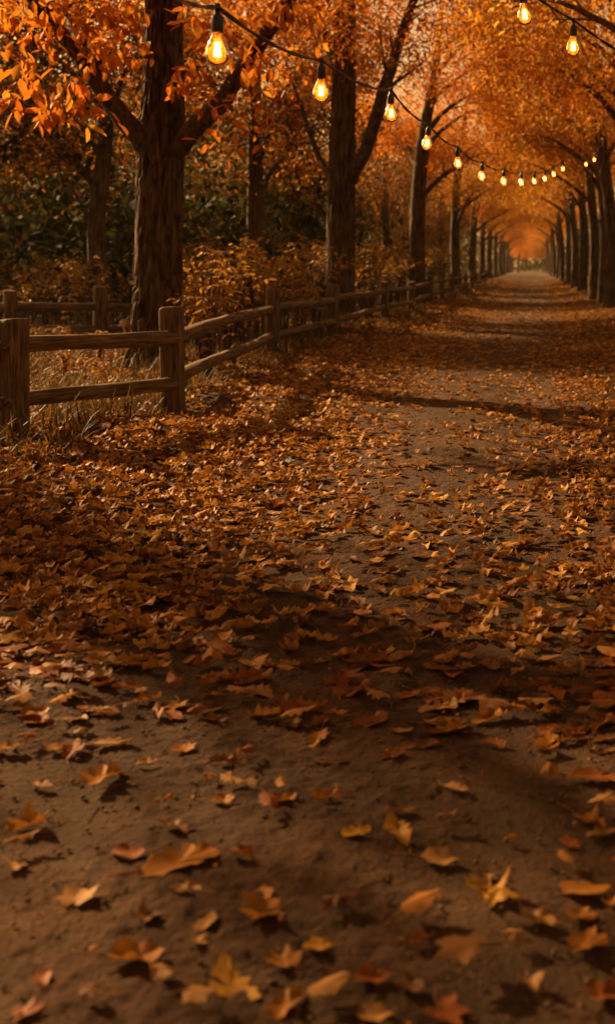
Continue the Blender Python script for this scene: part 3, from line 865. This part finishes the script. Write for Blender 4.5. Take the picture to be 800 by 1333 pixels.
hang_leaves(g, np.array(cl), 20, 0.13, 0.20, rt, 0.7, 0.8)
hang_leaves(g, np.array([e_ for e_ in ends if not (-0.2 < e_[0] < .25 and e_[2] < 5)]), 16, 0.22, 0.17, rt, 0.8, 0.6)
up = crown_points(rt, 150, (0.6, 0, 7.9), (4.6, 4.4, 3.0), lambda p: 5.0)
hang_leaves(g, up, 70, 0.34, 0.13, rt)
g.build('crown', M['crown'], big)

# second tree along the fence, with its own fork -----------------------------
T2 = np.array([-4.67, 18.75 * K]); tz2 = float(terrain(*T2))
sec = thing('avenue_tree', (T2[0], T2[1], tz2), 'tall dark tree with a low fork, second along the fence after the massive one', 'tree', GL)
def loc2(px, py, Y=18.75): return at(px, py, Y * K) - np.array([T2[0], T2[1], tz2])
trunk_mesh([loc2(443, 440), loc2(443, 415), loc2(443, 330), loc2(444, 240), loc2(447, 130), loc2(449, 0), loc2(455, -180)], [.37, .36, .34, .33, .29, .26, .06], sec, 110, 0.05, 0.036, 4.4)
rt2 = np.random.default_rng(8)
ends = limb([loc2(455, 235), loc2(478, 190, 18.5), loc2(500, 120, 18.2), loc2(524, 45, 18), loc2(556, -40, 17.5), loc2(600, -120, 17)], [.19, .16, .14, .11, .08, .02], sec, rt2, 9, 14, (.8, 1.9), .015)
ends += limb([loc2(444, 100), loc2(425, 55, 18.9), loc2(405, 10, 19), loc2(375, -60, 19)], [.17, .14, .11, .03], sec, rt2, 8, 14, (.8, 1.9), .012)
ends += limb([loc2(437, 240), loc2(410, 200, 19.3), loc2(392, 140, 19.8), loc2(370, 80, 20)], [.09, .07, .05, .015], sec, rt2, 7)
ends += limb([loc2(449, 10), loc2(480, -60, 19.3), loc2(520, -120, 20)], [.14, .09, .02], sec, rt2, 8)
g = Geo()
hang_leaves(g, np.array([e_ for e_ in ends if e_[2] > 4.2 or abs(e_[0]) > .9]), 16, .3, .15, rt2)
up = crown_points(rt2, 170, (0.8, 0, 8.6), (4.8, 4.4, 3.4), lambda p: 5.6 + .25 * max(0, p[0]))
hang_leaves(g, up, 75, .36, .14, rt2)
g.build('crown', M['crown'], sec)

# the rest of the avenue
A = avenue_tree('', 12, 0.29, 11.0, 3.6, 1.2, 7, M['crown'], 185, 60, 0.125, GL)
B = avenue_tree('', 29, 0.27, 11.5, 3.2, 1.4, 7, M['crown_gold'], 180, 60, 0.125, GL)
Rr = avenue_tree('', 41, 0.22, 11.5, 4.2, 1.6, 7, M['crown'], 185, 60, 0.125, GR, arch=(4.6, 0.4))
Rg = avenue_tree('', 57, 0.215, 11.0, 4.0, 1.5, 7, M['crown_gold'], 180, 60, 0.125, GR, arch=(4.6, 0.4))
ORD = ['third', 'fourth', 'fifth', 'sixth', 'seventh', 'eighth', 'ninth', 'tenth', 'eleventh', 'twelfth', 'thirteenth', 'fourteenth', 'fifteenth']
Ls = [(-4.08, 27.3), (-4.1, 41), (-4.2, 54), (-4.2, 65), (-4.25, 76), (-4.2, 88), (-4.2, 101), (-4.2, 115), (-4.2, 130), (-4.2, 146), (-4.2, 162)]
rp = np.random.default_rng(77)
usedT = set()
def inst(src):
    if src.name in usedT: return copy_tree(src)
    usedT.add(src.name); return src
for k, (x_, y_) in enumerate(Ls):
    t = inst((A, B)[k % 2]) 
    place(t, x_, y_ * K, rp.uniform(-.35, .35), rp.uniform(.95, 1.1), f"{'gold' if k % 2 else 'orange'} leaved tree on the fence side, {ORD[k]} along from the massive forked one")
Rs = [(2.75, 6.0), (2.65, 12.4), (2.6, 18.6), (2.5, 24.3), (2.5, 26.9), (2.5, 30.9), (2.5, 37.9), (2.5, 45), (2.5, 53), (2.5, 64), (2.55, 76), (2.6, 90), (2.6, 104), (2.6, 120), (2.6, 136), (2.6, 152)]
ORR = ['first', 'second'] + ORD
for k, (x_, y_) in enumerate(Rs):
    t = inst((Rr, Rg)[k % 2])
    lab = f"{'gold' if k % 2 else 'orange'} leaved slim straight tree, {ORR[k - 3]} trunk in view on the grass verge side" if k >= 3 else \
        f"orange canopy tree overhanging the verge, {['closest to the near leaves', 'middle of three', 'next to the first visible trunk'][k]}"
    place(t, x_, y_ * K, pi + rp.uniform(-.35, .35), rp.uniform(.95, 1.1), lab)

# two small trees stand across the far end; more of the row shades the ground from behind the viewpoint
for x_, y_, sc_, src, rz, lab in ((-2.5, 138, .55, A, 0.0, 'low orange tree near the far end of the avenue, fence side'), (2.0, 143, .55, Rr, 3.1, 'low orange tree near the far end of the avenue, verge side'), (-1.6, 168, .62, B, 0.3, 'small gold tree closing the far end of the avenue, fence side'), (2.4, 172, .62, Rg, 2.9, 'small gold tree closing the far end of the avenue, verge side'),
                            (-4.7, 1.9, 1.0, A, 0.2, 'orange tree of the fence row standing beside the viewpoint'), (-4.7, -6.0, 1.05, B, 0.1, 'gold tree of the fence row standing behind the viewpoint'), (2.8, -1.5, 1.0, Rr, 3.0, 'orange tree of the verge row standing behind the viewpoint')):
    place(inst(src), x_, y_ * K, rz, sc_, lab)

# trees in the wood behind the fence, plus two unseen ones added for shade
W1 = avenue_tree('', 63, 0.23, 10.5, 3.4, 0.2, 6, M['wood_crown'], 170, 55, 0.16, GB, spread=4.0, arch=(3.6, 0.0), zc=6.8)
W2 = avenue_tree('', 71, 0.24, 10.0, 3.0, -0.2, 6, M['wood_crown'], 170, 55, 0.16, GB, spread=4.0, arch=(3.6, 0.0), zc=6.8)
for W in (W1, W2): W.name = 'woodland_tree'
Ws = [(130, 18.8, 'slim dark trunk behind the short back fence, among green undergrowth'), (333, 22, 'slender dark trunk in the undergrowth between the two big fence trees'), (385, 33, 'thin shaded trunk just behind the second fence tree'),
      (60, 31, 'thin trunk deep in the dark wood above the back fence'), (500, 40, 'woodland tree between the second and third fence trees, gold leaved'), (-60, 19, 'woodland tree crown reaching in above the back fence end'),
      (265, 36, 'deep wood tree seen past the right limb of the massive tree'), (575, 58, 'far woodland tree behind the third fence tree'), (-480, 6.4, 'unseen tree added to shade the near path, closest to the bare fence end'),  # tree at the near path is out of view, added to block sun there
      (450, 52, 'far woodland tree glimpsed behind the fork of the second fence tree'),
      (-655, 6.2, 'smallest young tree, unseen, added to shade the leafy left bank'), (30, 27, 'young woodland tree above the end post of the short back fence'), (300, 30, 'young thin tree right of the slender trunk and left of the second fence tree'), (412, 40, 'young tree showing just left of the second fence tree'),  # smallest tree is an added sun blocker, sized and placed to darken the bank
      (522, 46, 'young tree just left of the third fence tree'), (572, 50, 'young tree between the third and fourth fence trees')]
for k, (px, Y, lab) in enumerate(Ws):
    t = inst((W1, W2)[k % 2])
    place(t, (px - VPX) / 1000 * Y, Y * K, rp.uniform(0, 6.2), 0.42 if 'smallest' in lab else rp.uniform(.55, .7) if 'young' in lab else rp.uniform(.9, 1.12), lab)

# the dark wood itself: one mass of leaves behind everything
rw = np.random.default_rng(90)
g = Geo()
def wood_mass(n, x0, x1, y0, y1, hfun, size):
    x = rw.uniform(x0, x1, n * 3); y = rw.uniform(y0, y1, n * 3) * K
    h = hfun(x, y) * (0.35 + 0.9 * noise2(x, y, .35, 31.0))
    z = rw.uniform(0, 1, n * 3) ** .8 * h
    k = (vnoise(np.stack([x * .8, y * .8, z * .9], -1)) > 0.42)
    p = np.stack([x, y, z + terrain(x, y)], -1)[k][:n]
    m = len(p)
    scatter(g, LEAF6 * np.array([1.5, 1, 1]), LEAF6_Q, NOT, p, size * rw.uniform(.6, 1.4, m), rot_mats(rw.uniform(0, 6.3, m), rw.normal(-.3, .6, m), rw.normal(0, .6, m)))
wood_mass(38000, -22, -8.5, 19, 42, lambda x, y: 5.6 + 0 * x, .28)
wood_mass(30000, -46, -18, 20, 70, lambda x, y: 10.5 + 0 * x, .5)
wood_mass(16000, -26, -7.0, 42, 110, lambda x, y: 9 + 0 * x, .5)
wood_mass(12000, -80, -40, 40, 120, lambda x, y: 12 + 0 * x, .8)
wood_mass(14000, 5.0, 16, 26, 120, lambda x, y: 7 + 0 * x, .5)
wood_mass(5000, -60, 60, 190, 215, lambda x, y: 9 + 0 * x - 5 * np.exp(-(x / 3) ** 2), 1.2)
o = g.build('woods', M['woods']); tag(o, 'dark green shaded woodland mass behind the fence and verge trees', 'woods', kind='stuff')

# ------------------------------------------------------------------ shrubs and saplings behind the fence
def make_shrub(seed, h, stems, mat):
    r = np.random.default_rng(seed)
    root = thing('leafy_shrub', (0, 0, 0), '', 'shrub', 'shrubs growing behind the log fence')
    gs_, gl = Geo(), Geo()
    for k in range(stems):
        az = r.uniform(0, 2 * pi); sp = r.uniform(.10, .38) * h
        P = catmull([(0.04 * cos(az), 0.04 * sin(az), -0.05), (sp * .35 * cos(az), sp * .35 * sin(az), h * .55), (sp * cos(az), sp * sin(az), h * r.uniform(.8, 1.05)), (sp * 1.45 * cos(az), sp * 1.45 * sin(az), h * r.uniform(.75, 1.0))], 16)
        gs_.add(*tube(P, np.linspace(.010, .003, 16), 5))
        for i_ in range(3 + k % 2, 16, 2 if k % 3 else 1):
            for sd in (-1, 1):
                T = P[min(i_ + 1, 15)] - P[i_ - 1]
                a2 = math.atan2(T[1], T[0]) - pi / 2 + sd * r.uniform(.6, 1.2)
                Rm = rot_mats(np.array([a2]), np.array([r.normal(-.25, .3)]), np.array([r.normal(0, .3)]))
                scatter(gl, LEAF6 * np.array([1.25, 1, 1]), LEAF6_Q, NOT, P[i_][None], np.array([r.uniform(.065, .125)]), Rm)
    gs_.build('stem', M['branch'], root); gl.build('foliage', mat, root)
    return root
prot = [make_shrub(101, 1.0, 9, M['shrub']), make_shrub(102, 1.35, 11, M['shrub']), make_shrub(103, 0.7, 9, M['shrub'])]
rs = np.random.default_rng(15)
SH = [(275, 9.9, 0, .9), (262, 11.0, 1, .95), (300, 12.5, 1, 1.0), (245, 12.2, 0, .9), (285, 14.0, 1, .9), (330, 14.5, 0, 1.1), (370, 15.2, 1, 1.15), (392, 16.5, 0, 1.0), (405, 19, 1, 1.1), (350, 18.5, 0, 1.2),
      (90, 15.6, 0, 1.1), (60, 16.5, 1, .9), (30, 15.5, 0, .9), (150, 16.0, 1, .9), (105, 18, 1, 1.1), (15, 18, 1, 1.0), (165, 13.2, 2, .6), (82, 12.6, 2, .55), (50, 13.0, 2, .5), (130, 10.8, 2, .6), (85, 9.6, 2, .5),
      (118, 15.8, 1, 1.0), (40, 17, 1, 1.1), (75, 19, 0, 1.4), (240, 14.6, 1, 1.1), (268, 10.4, 1, .9), (292, 10.8, 0, 1.0), (318, 12.6, 0, 1.0), (345, 13.2, 1, .9), (388, 14.3, 0, .9), (410, 16, 1, 1.0), (455, 19.6, 0, 1.2), (490, 22, 0, 1.2), (515, 27, 0, 1.3),
      (480, 20, 1, 1.1), (470, 23, 1, 1.2), (505, 24.5, 0, 1.2), (500, 28, 1, 1.3), (525, 31, 1, 1.2), (560, 36, 1, 1.3), (570, 44, 1, 1.4), (545, 34, 0, 1.3), (430, 22, 1, 1.2), (310, 20, 1, 1.2), (230, 17, 1, 1.1), (585, 52, 1, 1.5)]
WHERE = {(275, 9.9): 'just past the fence bend right of the massive trunk'}
desc = ['spindly', 'broad', 'wispy', 'dense', 'leggy', 'arching', 'upright', 'bushy', 'sparse', 'low']
for k, (px, Y, pk, sc_) in enumerate(SH):
    t = inst(prot[pk])
    x_ = (px - VPX) / 1000 * Y
    t.location = (x_, Y * K, float(terrain(x_, Y * K))); t.rotation_euler = (0, 0, rs.uniform(0, 6.28)); t.scale = (sc_ * (1.28 if px > 220 else 1.05),) * 3
    where = 'between the fence bend and the second fence tree' if 240 < px < 420 and Y < 17 else 'by the short back fence' if px < 200 and Y > 14 else 'under the massive tree by the near rails' if px < 200 else 'past the second fence tree' if px > 460 else 'deep behind the two big fence trees'
    kind = ['waist high', 'head high', 'knee high'][pk]
    t['label'] = f"{kind} {desc[k % 10]} orange leaved shrub {where}"

# ------------------------------------------------------------------ string lights
GLASS = [(0.0185, 0.0), (0.020, -.006), (0.0245, -.020), (0.034, -.040), (0.0435, -.064), (0.0475, -.086), (0.0455, -.104), (0.037, -.121), (0.024, -.132), (0.010, -.137), (0.0015, -.138)]
SOCK = [(0.002, 0.084), (0.010, 0.083), (0.0125, 0.076), (0.016, 0.066), (0.023, 0.060), (0.0245, 0.052), (0.0245, 0.008), (0.022, 0.002), (0.0215, -.004), (0.0, -.004)]
def smooth_prof(p, n=26): 
    return catmull(np.column_stack([np.array(p), np.zeros(len(p))]), n)[:, :2]
V, q = lathe(smooth_prof(GLASS), 24); glass_o = mesh('bulb', V, q, M['glass'])
V, q = lathe(SOCK, 16); sock_o = mesh('socket', V, q, M['socket'], glass_o)
g = Geo()
for k in range(6):
    a = k * pi / 3
    zz = np.linspace(-.045, -.098, 8)
    rr_ = 0.007 + 0.005 * ((zz + .045) / -.053)
    g.add(*tube(np.stack([rr_ * np.cos(a + (zz + .045) * 6), rr_ * np.sin(a + (zz + .045) * 6), zz], -1), 0.0035, 6))
fil_o = g.build('filament', M['filament'], glass_o)
g = Geo(); g.add(*tube(np.array([(0, 0, 0), (0, 0, -.03), (0, 0, -.048)]), np.array([.007, .005, .003]), 8))
mount_o = g.build('filament_mount', M['socket'], glass_o)

def bulb_at(p, root, base, first, tilt, rz):
    b = glass_o if first else copy_tree(glass_o)
    b.parent = root
    b.location = p - base
    b.rotation_euler = (tilt[0], tilt[1], rz)
    return b
LEAD = 0.10
def light_string(label, bulbs, before, after, first_global, sag=0.03):
    """bulbs: (px, py of glass centre, Y)"""
    cs = [at(px, py, Y * K) + np.array([0, 0, 0.075]) for px, py, Y in bulbs]        # origin = glass top
    hook = [c + np.array([0, 0, LEAD]) for c in cs]
    base = hook[0]
    root = thing('string_light', tuple(base), label, 'string light', 'bulb strings hung along the path')
    path = before + hook + after
    P = []
    for a, b in zip(path[:-1], path[1:]):
        L = np.linalg.norm(b - a)
        for t_ in np.linspace(0, 1, 10)[:-1]:
            P.append(a * (1 - t_) + b * t_ - np.array([0, 0, 4 * sag * min(L, 1.5) * t_ * (1 - t_)]))
    P.append(path[-1]); P = np.array(P) - base
    g = Geo()
    a_ = np.linspace(0, len(P) * 0.55, len(P))
    tw = np.stack([np.cos(a_ * 2.2), 0 * a_, np.sin(a_ * 2.2)], -1) * 0.005
    g.add(*tube(P + tw, 0.0058, 6)); g.add(*tube(P - tw, 0.0058, 6))
    for c in hook:                                                   # moulded tap where each bulb branches off
        d = c - base
        g.add(*tube(np.array([d + (0, 0, .012), d + (0, 0, -.004), d + (0, 0, -.022)]), np.array([.012, .013, .009]), 8))
    g.build('cable', M['rubber'], root)
    rb = np.random.default_rng(int(len(bulbs)))
    for k, c in enumerate(cs):
        bulb_at(c, root, base, first_global and k == 0, rb.normal(0, .05, 2), rb.uniform(0, 6))
    return root
B1 = [(283, 66, 3.05), (418, 119, 4.3), (508.5, 148, 5.6), (556.5, 187, 6.7), (595, 213, 7.9), (627, 230, 9.1), (655, 236.5, 10.4), (678, 238, 11.7), (695, 236.5, 13.0), (708.5, 233, 14.2), (720, 227, 15.3), (732, 220, 16.4), (748, 218, 17.6), (762, 214, 18.8), (773, 208, 19.9)]
B1.pop(12)
light_string('long string of glowing amber bulbs sagging along the path to the verge trees', B1, [at(140, -70, 2.0 * K), at(200, -22, 2.5 * K)], [at(790, 175, 22.0 * K), np.array([2.35, 24.2 * K, 6.3])], True)
B2 = [(680.5, 20, 4.6), (745.5, 61, 5.0), (842, 120, 5.4)]
light_string('short steep string with two glowing bulbs high over the verge', B2, [at(560, -110, 3.8 * K), at(622, -35, 4.2 * K)], [at(930, 130, 5.7 * K)], False, sag=0.02)

# ------------------------------------------------------------------ golden evening haze
m, nt, out = new_mat('evening_haze')
pv = nt.nodes.new('ShaderNodeVolumePrincipled')
pv.inputs['Color'].default_value = (0.97, 0.80, 0.55, 1); pv.inputs['Density'].default_value = 0.00016; pv.inputs['Anisotropy'].default_value = 0.3
nt.links.new(pv.outputs[0], out.inputs['Volume'])
x0, x1, y0, y1, z0, z1 = -960, 960, -450, 1600, -2.5, 19.0
hv = np.array([(x, y, z) for z in (z0, z1) for y in (y0, y1) for x in (x0, x1)])
o = mesh('haze', hv, np.array([(0, 2, 3, 1), (4, 5, 7, 6), (0, 1, 5, 4), (2, 6, 7, 3), (0, 4, 6, 2), (1, 3, 7, 5)]), m, shade=False)
tag(o, 'thin golden evening haze hanging along the avenue', 'haze', kind='stuff')

# ------------------------------------------------------------------ light, sky, camera
SUN_EL = radians(26); to_sun = np.array([-0.78, 0.62, 0]); to_sun /= np.linalg.norm(to_sun)
az = math.atan2(to_sun[0], to_sun[1])
d = np.array([to_sun[0] * cos(SUN_EL), to_sun[1] * cos(SUN_EL), sin(SUN_EL)])
from mathutils import Vector
sl = bpy.data.lights.new('sun', 'SUN'); sl.energy = 5.0; sl.angle = radians(1.0); sl.color = (1.0, 0.64, 0.30)
so = bpy.data.objects.new('sun', sl); C.objects.link(so)
so.rotation_euler = Vector(d).to_track_quat('Z', 'Y').to_euler(); so.location = (-30, 20, 30)

w = bpy.data.worlds.new('World'); S.world = w; w.use_nodes = True
nt = w.node_tree; nt.nodes.clear()
out = nt.nodes.new('ShaderNodeOutputWorld'); bg = nt.nodes.new('ShaderNodeBackground')
sky = nt.nodes.new('ShaderNodeTexSky'); sky.sky_type = 'NISHITA'; sky.sun_disc = False
sky.sun_elevation = SUN_EL; sky.sun_rotation = az % (2 * pi); sky.dust_density = 4.0; sky.air_density = 1.2; sky.ozone_density = 0.5
mx = nt.nodes.new('ShaderNodeMix'); mx.data_type = 'RGBA'; mx.blend_type = 'MULTIPLY'; mx.inputs['Factor'].default_value = 1.0
mx.inputs['B'].default_value = (1.0, 0.58, 0.26, 1)
nt.links.new(sky.outputs[0], mx.inputs['A']); nt.links.new(mx.outputs['Result'], bg.inputs['Color'])
bg.inputs['Strength'].default_value = 0.06
nt.links.new(bg.outputs[0], out.inputs['Surface'])

cam = bpy.data.cameras.new('camera'); co = bpy.data.objects.new('camera', cam); C.objects.link(co)
co.location = (0, 0, CAM_H); co.rotation_euler = (pi / 2, 0, 0)
cam.sensor_fit = 'VERTICAL'; cam.sensor_height = 36.0; cam.sensor_width = 36.0
cam.lens = 36.0 * FPX / 1333.0
cam.shift_x = -(VPX - 400.0) / 1333.0; cam.shift_y = -(666.5 - VPY) / 1333.0
cam.clip_start = 0.05; cam.clip_end = 4000
cam.dof.use_dof = True; cam.dof.focus_distance = 7.6; cam.dof.aperture_fstop = 2.5; cam.dof.aperture_blades = 0
S.camera = co

S.render.engine = 'CYCLES'
S.cycles.max_bounces = 6; S.cycles.diffuse_bounces = 3; S.cycles.glossy_bounces = 2; S.cycles.transmission_bounces = 4; S.cycles.transparent_max_bounces = 8
S.cycles.use_denoising = True
S.cycles.sample_clamp_indirect = 4.0
S.cycles.caustics_reflective = False; S.cycles.caustics_refractive = False
S.view_settings.view_transform = 'Standard'; S.view_settings.look = 'None'; S.view_settings.gamma = 1.0; S.view_settings.use_curve_mapping = False
S.view_settings.exposure = 1.4
S.render.film_transparent = False
